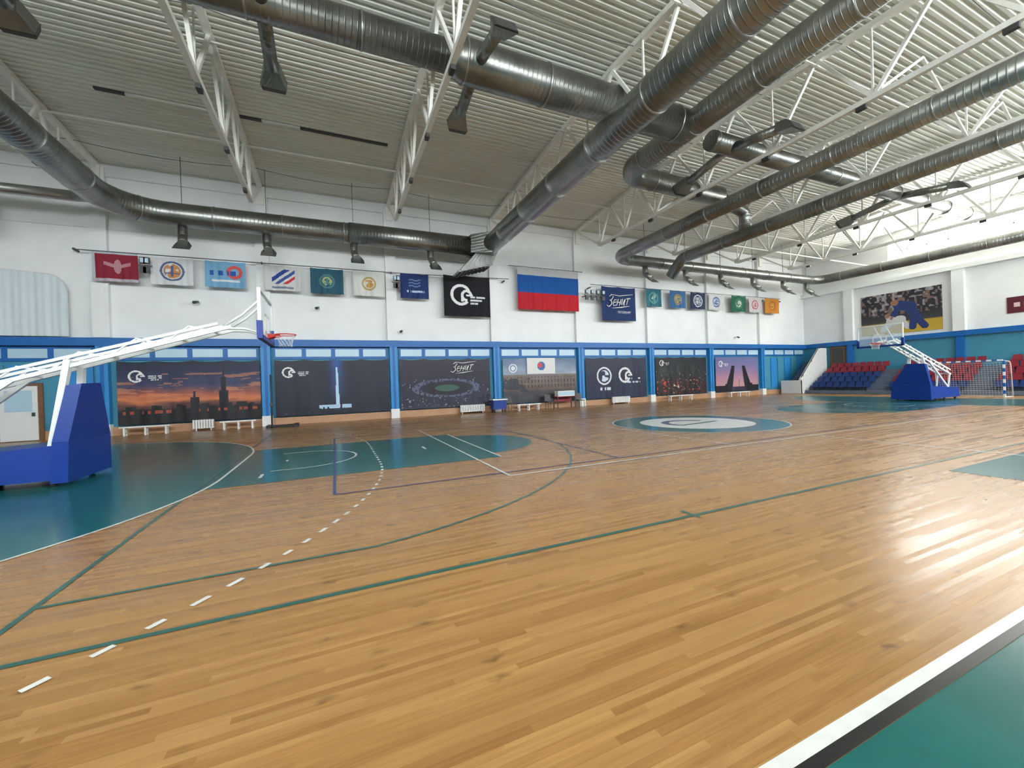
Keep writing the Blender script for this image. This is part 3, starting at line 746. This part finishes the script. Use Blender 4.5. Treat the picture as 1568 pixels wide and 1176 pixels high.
def f_zen(U, V, a): return np.tile(np.array([[22., 50., 102.]]), (len(U), 1))+(fbm(U*4, V*4, 2)[:, None]-.5)*10
def hang(name, x0, x1, z0, z1, fn, fold=0.03, fn_=2, nx=64, nz=50, y=22.5):
    return panel(name, (x0, y, z0), (x1-x0, 0, 0), (0, 0, z1-z0), fn, nx, nz, 'cloth', fold, fn_, gain=.94)
B = [(-9.10, -7.60, 6.56, 7.80, f_red), (-7.18, -5.66, 6.55, 7.76, emblem((222, 224, 226), (90, 100, 140), (205, 140, 90))), (-5.22, -3.65, 6.55, 7.76, f_lb),
     (-2.9, -1.36, 6.55, 7.78, f_diag), (-.92, .6, 6.5, 7.78, emblem((40, 88, 108), (80, 130, 130), (170, 180, 130), .25)), (1.06, 2.63, 6.5, 7.8, emblem((222, 222, 218), (190, 160, 90), (205, 150, 90), .24)),
     (3.45, 4.98, 6.5, 7.85, f_navy)]
for (x0, x1, z0, z1, fn) in B: hang('hanging_banner', x0, x1, z0, z1, fn)
hang('hanging_banner', 5.83, 8.6, 5.62, 7.95, f_black, 0.02, 2, 110, 90)
hang('national_flag', 10.44, 14.8, 6.2, 8.8, f_rus, 0.03, 5, 90, 80)
zb_ = hang('hanging_banner', 16.6, 19.45, 5.7, 8.0, f_zen, 0.02, 2, 60, 40)
script_letters(16.95, 22.38, 6.62, 0.80, zb_)
text_mesh('ПЕТЕРБУРГ', (18.4, 22.4, 6.25), 0.2, zb_, 'white', 0.0)
R_ = [(20.4, 21.84, emblem((46, 110, 125), (100, 160, 160), (180, 195, 180), .3)), (22.65, 24.2, emblem((55, 105, 155), (170, 145, 80), (180, 170, 110), .28)), (24.7, 26.2, emblem((40, 52, 88), (205, 210, 215), (160, 170, 185), .34)),
      (26.6, 28.2, emblem((212, 214, 214), (70, 90, 150), (130, 150, 190), .28)), (29.1, 30.75, emblem((36, 105, 80), (80, 140, 105), (210, 215, 205), .3)), (31.1, 32.65, emblem((212, 207, 207), (190, 90, 95), (210, 180, 180), .27)), (33.1, 34.9, emblem((215, 140, 50), (180, 105, 40), (225, 180, 100), .28))]
for i, (x0, x1, fn) in enumerate(R_): hang('hanging_banner', x0, x1, 6.8, 8.05, fn)
b = MB()
b.tube([(-9.7, 22.60, 7.84), (4.0, 22.60, 7.86), (9.9, 22.60, 8.0)], 0.02, 'darkgrey', 6); b.tube([(9.9, 22.60, 8.83), (15.2, 22.60, 8.83)], 0.02, 'darkgrey', 6); b.tube([(15.8, 22.60, 8.07), (35.2, 22.60, 8.1)], 0.02, 'darkgrey', 6)
for x in (-9.7, -3, 3, 9.6, 15.8, 21, 27, 33, 35.2): b.box(x-0.03, x+0.03, 22.58, 22.99, 7.82, 7.9, 'darkgrey')
b.build('banner_rail')
for x0 in (15.1, 3.0, -7.5):
    b = MB(); ww = 1.3 if x0 > 10 else 0.35
    for i in range(4 if x0 > 10 else 2):
        xx = x0+0.05+i*ww/3
        b.box(xx, xx+0.22, 22.2, 22.3, 7.35, 7.6, 'darkgrey'); b.box(xx, xx+0.22, 22.2, 22.3, 6.95, 7.2, 'darkgrey'); b.box(xx+0.03, xx+0.19, 22.17, 22.2, 7.38, 7.57, 'panel')
        b.box(xx+0.09, xx+0.13, 22.3, 22.99, 7.2, 7.25, 'darkgrey')
    b.beam((x0, 22.3, 7.27), (x0+ww+0.1, 22.3, 7.27), 0.05, 0.05, 'darkgrey')
    b.build('wall_floodlight')
for (x, z) in ((-5.6, 5.9), (3.5, 4.75), (-0.6, 5.85), (30.0, 4.8)):
    b = MB(); b.box(x-0.05, x+0.05, 22.9, 22.99, z-0.05, z+0.05, 'white'); b.tube([(x, 22.9, z), (x, 22.72, z-0.02)], 0.03, 'white', 10); b.tube([(x, 22.8, z), (x-0.1, 22.56, z-0.08)], [0.05, 0.07], 'darkgrey', 12); b.build('security_camera')

# ------------------------------------------------------------------ basketball stands
def stand(xr, s):
    def T(x, y, z): return (xr+s*x, CY+y, z)
    root = bpy.data.objects.new('basketball_hoop_stand', None); COL.objects.link(root)
    def hx(b, pb, pt, key):
        if s < 0: pb = pb[::-1]; pt = pt[::-1]
        b.hexa([T(*p) for p in pb], [T(*p) for p in pt], key)
    b = MB()
    hx(b, [(-6.9, -.6, .14), (-3.9, -.6, .14), (-3.9, 1.0, .14), (-6.9, 1.0, .14)], [(-6.9, -.56, .62), (-3.9, -.56, .80), (-3.9, .96, .80), (-6.9, .96, .62)], 'pad')
    hx(b, [(-3.95, -.62, .08), (-3.70, -.62, .08), (-3.70, 1.06, .08), (-3.95, 1.06, .08)], [(-3.92, -.60, .86), (-3.68, -.60, .86), (-3.68, 1.0, .86), (-3.92, 1.0, .86)], 'pad')
    hx(b, [(-3.92, -.60, .862), (-3.68, -.60, .862), (-3.68, 1.0, .862), (-3.92, 1.0, .862)], [(-3.75, -.46, 1.95), (-3.52, -.46, 1.98), (-3.52, .26, 2.0), (-3.75, .26, 1.97)], 'pad')
    b.build('padding', root)
    b = MB()
    for x in (-6.6, -5.4, -3.95):
        for y in (-.5, .85):
            c = T(x, y, .065); b.tube([(c[0], c[1]-.03, c[2]), (c[0], c[1]+.03, c[2])], .055, 'black', 12)
            b.box(c[0]-.03, c[0]+.03, c[1]-.04, c[1]+.04, .07, .18, 'darkgrey')
    b.build('casters', root)
    b = MB()
    za = lambda x: 1.68+.312*(x+5.9)
    for y in (-.24, .24):
        b.beam(T(-3.98, y*1.9, .75), T(-3.8, y, za(-3.8)+.12), .10, .12, 'white')
        b.beam(T(-6.3, y*1.5, .6), T(-4.6, y, za(-4.6)), .07, .08, 'white')
        b.beam(T(-6.9, y, za(-6.9)), T(-1.05, y, za(-1.05)), .07, .08, 'white')
        b.beam(T(-6.9, y, za(-6.9)+.24), T(-1.3, y, za(-1.3)+.14), .05, .06, 'white')
        k = 0; x = -6.8
        while x < -1.6:
            x2 = x+.45; z1 = za(x)+(.24 if k % 2 else 0); z2 = za(x2)+(0 if k % 2 else .22)
            b.beam(T(x, y, z1), T(x2, y, z2), .03, .03, 'white'); x = x2; k += 1
        b.beam(T(-6.8, y, za(-6.8)), T(-6.6, y, .6), .06, .06, 'white')
        p = fillet([T(-1.2, y, za(-1.2)+.05), T(-.85, y, 3.45), T(-.44, y, 3.88)], .12, 4); b.tube(p, .03, 'white', 10)
        p = fillet([T(-1.2, y, za(-1.2)), T(-.8, y, 3.15), T(-.44, y*.8, 3.05)], .12, 4); b.tube(p, .03, 'white', 10)
    x = -6.8
    while x < -1.2:
        b.beam(T(x, -.24, za(x)), T(x, .24, za(x)), .04, .04, 'white'); x += .6
    b.build('lift_arm', root)
    b = MB()
    g0, g1 = sorted((xr+s*-.40, xr+s*-.38)); b.box(g0, g1, CY-.9, CY+.9, 2.9, 3.95, 'glass')
    f0, f1 = sorted((xr+s*-.44, xr+s*-.37))
    for (y0, y1, z0, z1, kk) in ((-.92, -.88, 2.88, 3.97, 'white'), (.88, .92, 2.88, 3.97, 'white'), (-.88, .88, 3.92, 3.97, 'white')): b.box(f0, f1, CY+y0, CY+y1, z0, z1, kk)
    b.box(f0-.02, f1+.02, CY-.93, CY+.93, 2.86, 2.95, 'pad')
    for sy in (-.9, .9): b.box(f0-.02, f1+.02, CY+sy-.05, CY+sy+.05, 2.86, 3.25, 'pad')
    h0, h1 = sorted((xr+s*-.378, xr+s*-.372))
    for (y0, y1, z0, z1) in ((-.295, -.245, 3.05, 3.5), (.245, .295, 3.05, 3.5), (-.295, .295, 3.45, 3.5), (-.295, .295, 3.05, 3.1)): b.box(h0, h1, CY+y0, CY+y1, z0, z1, 'white')
    b.build('backboard', root)
    b = MB(); b.torus(T(0, 0, 3.05), .225, .012, 'orange')
    q0, q1 = sorted((xr+s*-.37, xr+s*-.22)); b.box(q0, q1, CY-.09, CY+.09, 2.98, 3.06, 'orange'); b.beam(T(-.36, -.07, 2.95), T(-.1, -.2, 3.04), .02, .03, 'orange'); b.beam(T(-.36, .07, 2.95), T(-.1, .2, 3.04), .02, .03, 'orange')
    b.build('rim', root)
    b = MB()
    for i in range(12):
        for d in (-1, 1):
            pts = []
            for k in range(5):
                a = 2*math.pi*(i+d*k*.5)/12; rr = [.225, .185, .155, .135, .14][k]; c = T(0, 0, 3.04-.07*k)
                pts.append((c[0]+rr*math.cos(a), c[1]+rr*math.sin(a), c[2]))
            b.tube(pts, .0035, 'net', 4, False)
    b.build('net', root)
stand(-1.04, 1); stand(24.6, -1)

# ------------------------------------------------------------------ handball goal
b = MB(); GX = 33.2; gy = 11.0
for y in (gy-1.54, gy+1.54):
    for i in range(10): b.box(GX-.04, GX+.04, y-.04, y+.04, i*.2+(.008 if i == 0 else 0), (i+1)*.2, 'blue' if i % 2 else 'white')
    b.tube(fillet([(GX, y, 2.0), (GX+.85, y, 1.95), (GX+1.1, y, 0.03)], .2, 4), .02, 'white', 8)
    b.beam((GX, y, .03), (GX+1.1, y, .03), .04, .03, 'white')
for i in range(15): b.box(GX-.04, GX+.04, gy-1.5+i*.2, gy-1.3+i*.2, 2.0, 2.08, 'blue' if i % 2 else 'white')
b.beam((GX+1.1, gy-1.54, .03), (GX+1.1, gy+1.54, .03), .04, .03, 'white')
for i in range(26):
    y = gy-1.5+i*.12; b.tube([(GX, y, 2.04), (GX+.88, y, 1.9), (GX+1.08, y, .03)], .0035, 'net', 4, False)
for i in range(16): b.tube([(GX+.9+.012*i, gy-1.5, 1.9-.12*i), (GX+.9+.012*i, gy+1.5, 1.9-.12*i)], .0035, 'net', 4, False)
b.build('handball_goal')

# ------------------------------------------------------------------ bleachers
b = MB(); rows = 5; x0 = 35.4; dx = .66; dz = .38
for r in range(rows):
    b.box(x0+r*dx, XR-.3, 7.0, 20.9, 0.02 if r == 0 else r*dz-.12, (r+1)*dz-.12, 'concrete')
for r in range(rows):
    z = (r+1)*dz-.12; y = 7.2
    while y < 20.6:
        if not any(abs(y+.25-a) < .5 for a in (11.4, 16.3)):
            left = y > 16.3
            key = ('red' if r >= 3 else 'seatblue') if left else ('red' if (r >= 1) else 'seatblue')
            xs = x0+r*dx+.12
            b.box(xs, xs+.4, y, y+.44, z+.24, z+.30, key)
            b.hexa([(xs+.34, y, z+.28), (xs+.40, y, z+.28), (xs+.40, y+.44, z+.28), (xs+.34, y+.44, z+.28)], [(xs+.42, y+.03, z+.62), (xs+.47, y+.03, z+.62), (xs+.47, y+.41, z+.62), (xs+.42, y+.41, z+.62)], key)
            b.box(xs+.15, xs+.25, y+.17, y+.27, z, z+.24, 'darkgrey')
        y += .5
b.build('grandstand_bleacher')
b = MB()
pts = [(35.0, 0.02), (38.6, 0.02), (38.6, 3.75), (37.6, 3.75), (35.0, 1.2)]
n0 = len(b.v)
for y in (21.0, 21.15):
    b.v += [(p[0], y, p[1]) for p in pts]
b.face([n0+i for i in range(5)], 'white'); b.face([n0+5+i for i in range(5)][::-1], 'white')
for i in range(5): j = (i+1) % 5; b.face([n0+j, n0+i, n0+5+i, n0+5+j], 'white')
b.box(34.98, 35.15, 21.0, 22.6, .02, 1.1, 'white')
for i in range(12): b.box(35.2+i*.27, 38.65, 21.16, 22.6, i*.22+(.02 if i == 0 else 0), (i+1)*.22, 'concrete')
b.tube([(35.0, 20.96, 1.35), (37.6, 20.96, 3.95), (38.5, 20.96, 3.95)], .03, 'darkgrey', 8)
for (x, z0, z1) in ((35.3, 1.4, 1.62), (36.5, 2.6, 2.85), (37.6, 3.7, 3.95)): b.box(x-.015, x+.015, 20.97, 21.01, z0, z1, 'darkgrey')
b.build('staircase')
b = MB(); b.box(XR-.08, XR-.01, 19.8, 20.9, 2.0, 3.8, 'brown'); b.box(XR-.1, XR-.07, 19.95, 20.75, 2.0, 3.68, 'darkgrey'); b.build('door_1')
b = MB(); b.box(-12.3, -10.9, YF-.14, YF-.09, 0, 2.35, 'brown'); b.box(-12.15, -11.05, YF-.18, YF-.12, .03, 2.22, 'white'); b.box(-11.2, -11.12, YF-.24, YF-.17, 1.0, 1.15, 'darkgrey'); b.box(-12.0, -11.2, YF-.19, YF-.175, 1.2, 2.05, 'panel'); b.build('door_2')

# ------------------------------------------------------------------ items along the wall
def bench(x0, x1, y=22.3):
    b = MB(); b.box(x0, x1, y-.15, y+.15, .34, .39, 'white')
    for x in np.linspace(x0+.15, x1-.15, 3):
        b.box(x-.03, x+.03, y-.13, y-.07, 0, .34, 'white'); b.box(x-.03, x+.03, y+.07, y+.13, 0, .34, 'white'); b.box(x-.03, x+.03, y-.1, y+.1, .1, .14, 'white')
    b.build('gym_bench')
for (a, c) in ((-8.3, -6.6), (-4.8, -3.4), (10.0, 11.6), (22.0, 24.3), (28.2, 30.5)): bench(a, c)
def radiator(x0, x1):
    b = MB(); n = int((x1-x0)/.1)
    for i in range(n): b.box(x0+i*.1, x0+i*.1+.07, 22.55, 22.68, .1, .5, 'white')
    b.box(x0, x1, 22.58, 22.64, .12, .16, 'white'); b.box(x0, x1, 22.58, 22.64, .42, .46, 'white')
    for x in (x0+.1, x1-.15): b.box(x, x+.04, 22.6, 22.63, 0, .12, 'white')
    b.build('radiator')
for (a, c) in ((-5.9, -5.1), (6.6, 8.1), (17.3, 18.8)): radiator(a, c)
b = MB(); x0, x1, y0, y1, h = 12.6, 14.0, 21.9, 22.5, .75
b.box(x0, x1, y0, y1, h-.04, h, 'red')
for x in (x0+.04, x1-.09):
    for y in (y0+.04, y1-.09): b.box(x, x+.05, y, y+.05, 0, h-.04, 'darkgrey')
b.box(x0+.05, x1-.05, y1-.08, y1-.05, h-.35, h-.04, 'red')
b.build('folding_table')
b = MB(); b.box(12.7, 13.9, 21.95, 22.4, .75, 1.08, 'white'); b.box(12.75, 13.85, 21.93, 21.95, .8, 1.03, 'panel'); b.build('scoreboard_console')
def chair(x, y, key):
    b = MB(); b.box(x-.21, x+.21, y-.21, y+.21, .42, .46, key); b.hexa([(x-.21, y+.17, .5), (x+.21, y+.17, .5), (x+.21, y+.2, .5), (x-.21, y+.2, .5)], [(x-.2, y+.26, .88), (x+.2, y+.26, .88), (x+.2, y+.29, .88), (x-.2, y+.29, .88)], key)
    for dx in (-.18, .18):
        for dy in (-.18, .18): b.beam((x+dx, y+dy, 0), (x+dx, y+dy, .42), .025, .025, 'darkgrey')
        b.beam((x+dx, y+.18, .42), (x+dx, y+.28, .86), .025, .025, 'darkgrey')
    b.build('stacking_chair')
for x in (12.15, 14.4, 9.5): chair(x, 22.1, 'darkgrey')
b = MB()
b.box(8.35, 9.15, 21.8, 22.35, .2, .75, 'pad'); b.box(8.3, 9.2, 21.75, 22.4, .72, .78, 'white')
for x in (8.43, 9.07):
    for y in (21.88, 22.28): b.tube([(x-.02, y, .07), (x+.02, y, .07)], .07, 'black', 12); b.box(x-.02, x+.02, y-.02, y+.02, .07, .2, 'darkgrey')
b.tube(fillet([(8.35, 21.8, .7), (8.15, 21.8, 1.05), (8.15, 22.35, 1.05), (8.35, 22.35, .7)], .08, 4), .018, 'darkgrey', 8)
b.build('ball_cart')
b = MB()
b.box(-2.75, -1.75, 21.5, 22.0, .03, .10, 'black'); b.box(-2.9, -2.7, 21.35, 22.15, 0.0, .12, 'black'); b.box(-1.8, -1.6, 21.35, 22.15, 0, .12, 'black')
b.tube([(-2.7, 21.75, .1), (-2.7, 21.75, 2.45)], .035, 'darkgrey', 10); b.box(-2.76, -2.64, 21.65, 21.77, 1.0, 1.15, 'darkgrey')
b.build('net_post')

# ------------------------------------------------------------------ world + camera
w = bpy.data.worlds.new('World'); scene.world = w; w.use_nodes = True
w.node_tree.nodes['Background'].inputs[0].default_value = (0.75, 0.85, 1, 1); w.node_tree.nodes['Background'].inputs[1].default_value = 1.0

F = 622.0
Lv = Vector((1421, 50, -F)).normalized(); Av = Vector((-272, -7, -F)); Av = (Av-Lv*Av.dot(Lv)).normalized(); Uv = Lv.cross(Av)
mw = Matrix(((Lv.x, Lv.y, Lv.z, 0), (Av.x, Av.y, Av.z, 0), (Uv.x, Uv.y, Uv.z, 1.71), (0, 0, 0, 1)))
cam = bpy.data.cameras.new('camera'); cam.sensor_width = 36; cam.sensor_fit = 'HORIZONTAL'; cam.lens = F/1568*36; cam.clip_start = 0.05; cam.clip_end = 300
co = bpy.data.objects.new('camera', cam); COL.objects.link(co); co.matrix_world = mw
scene.camera = co
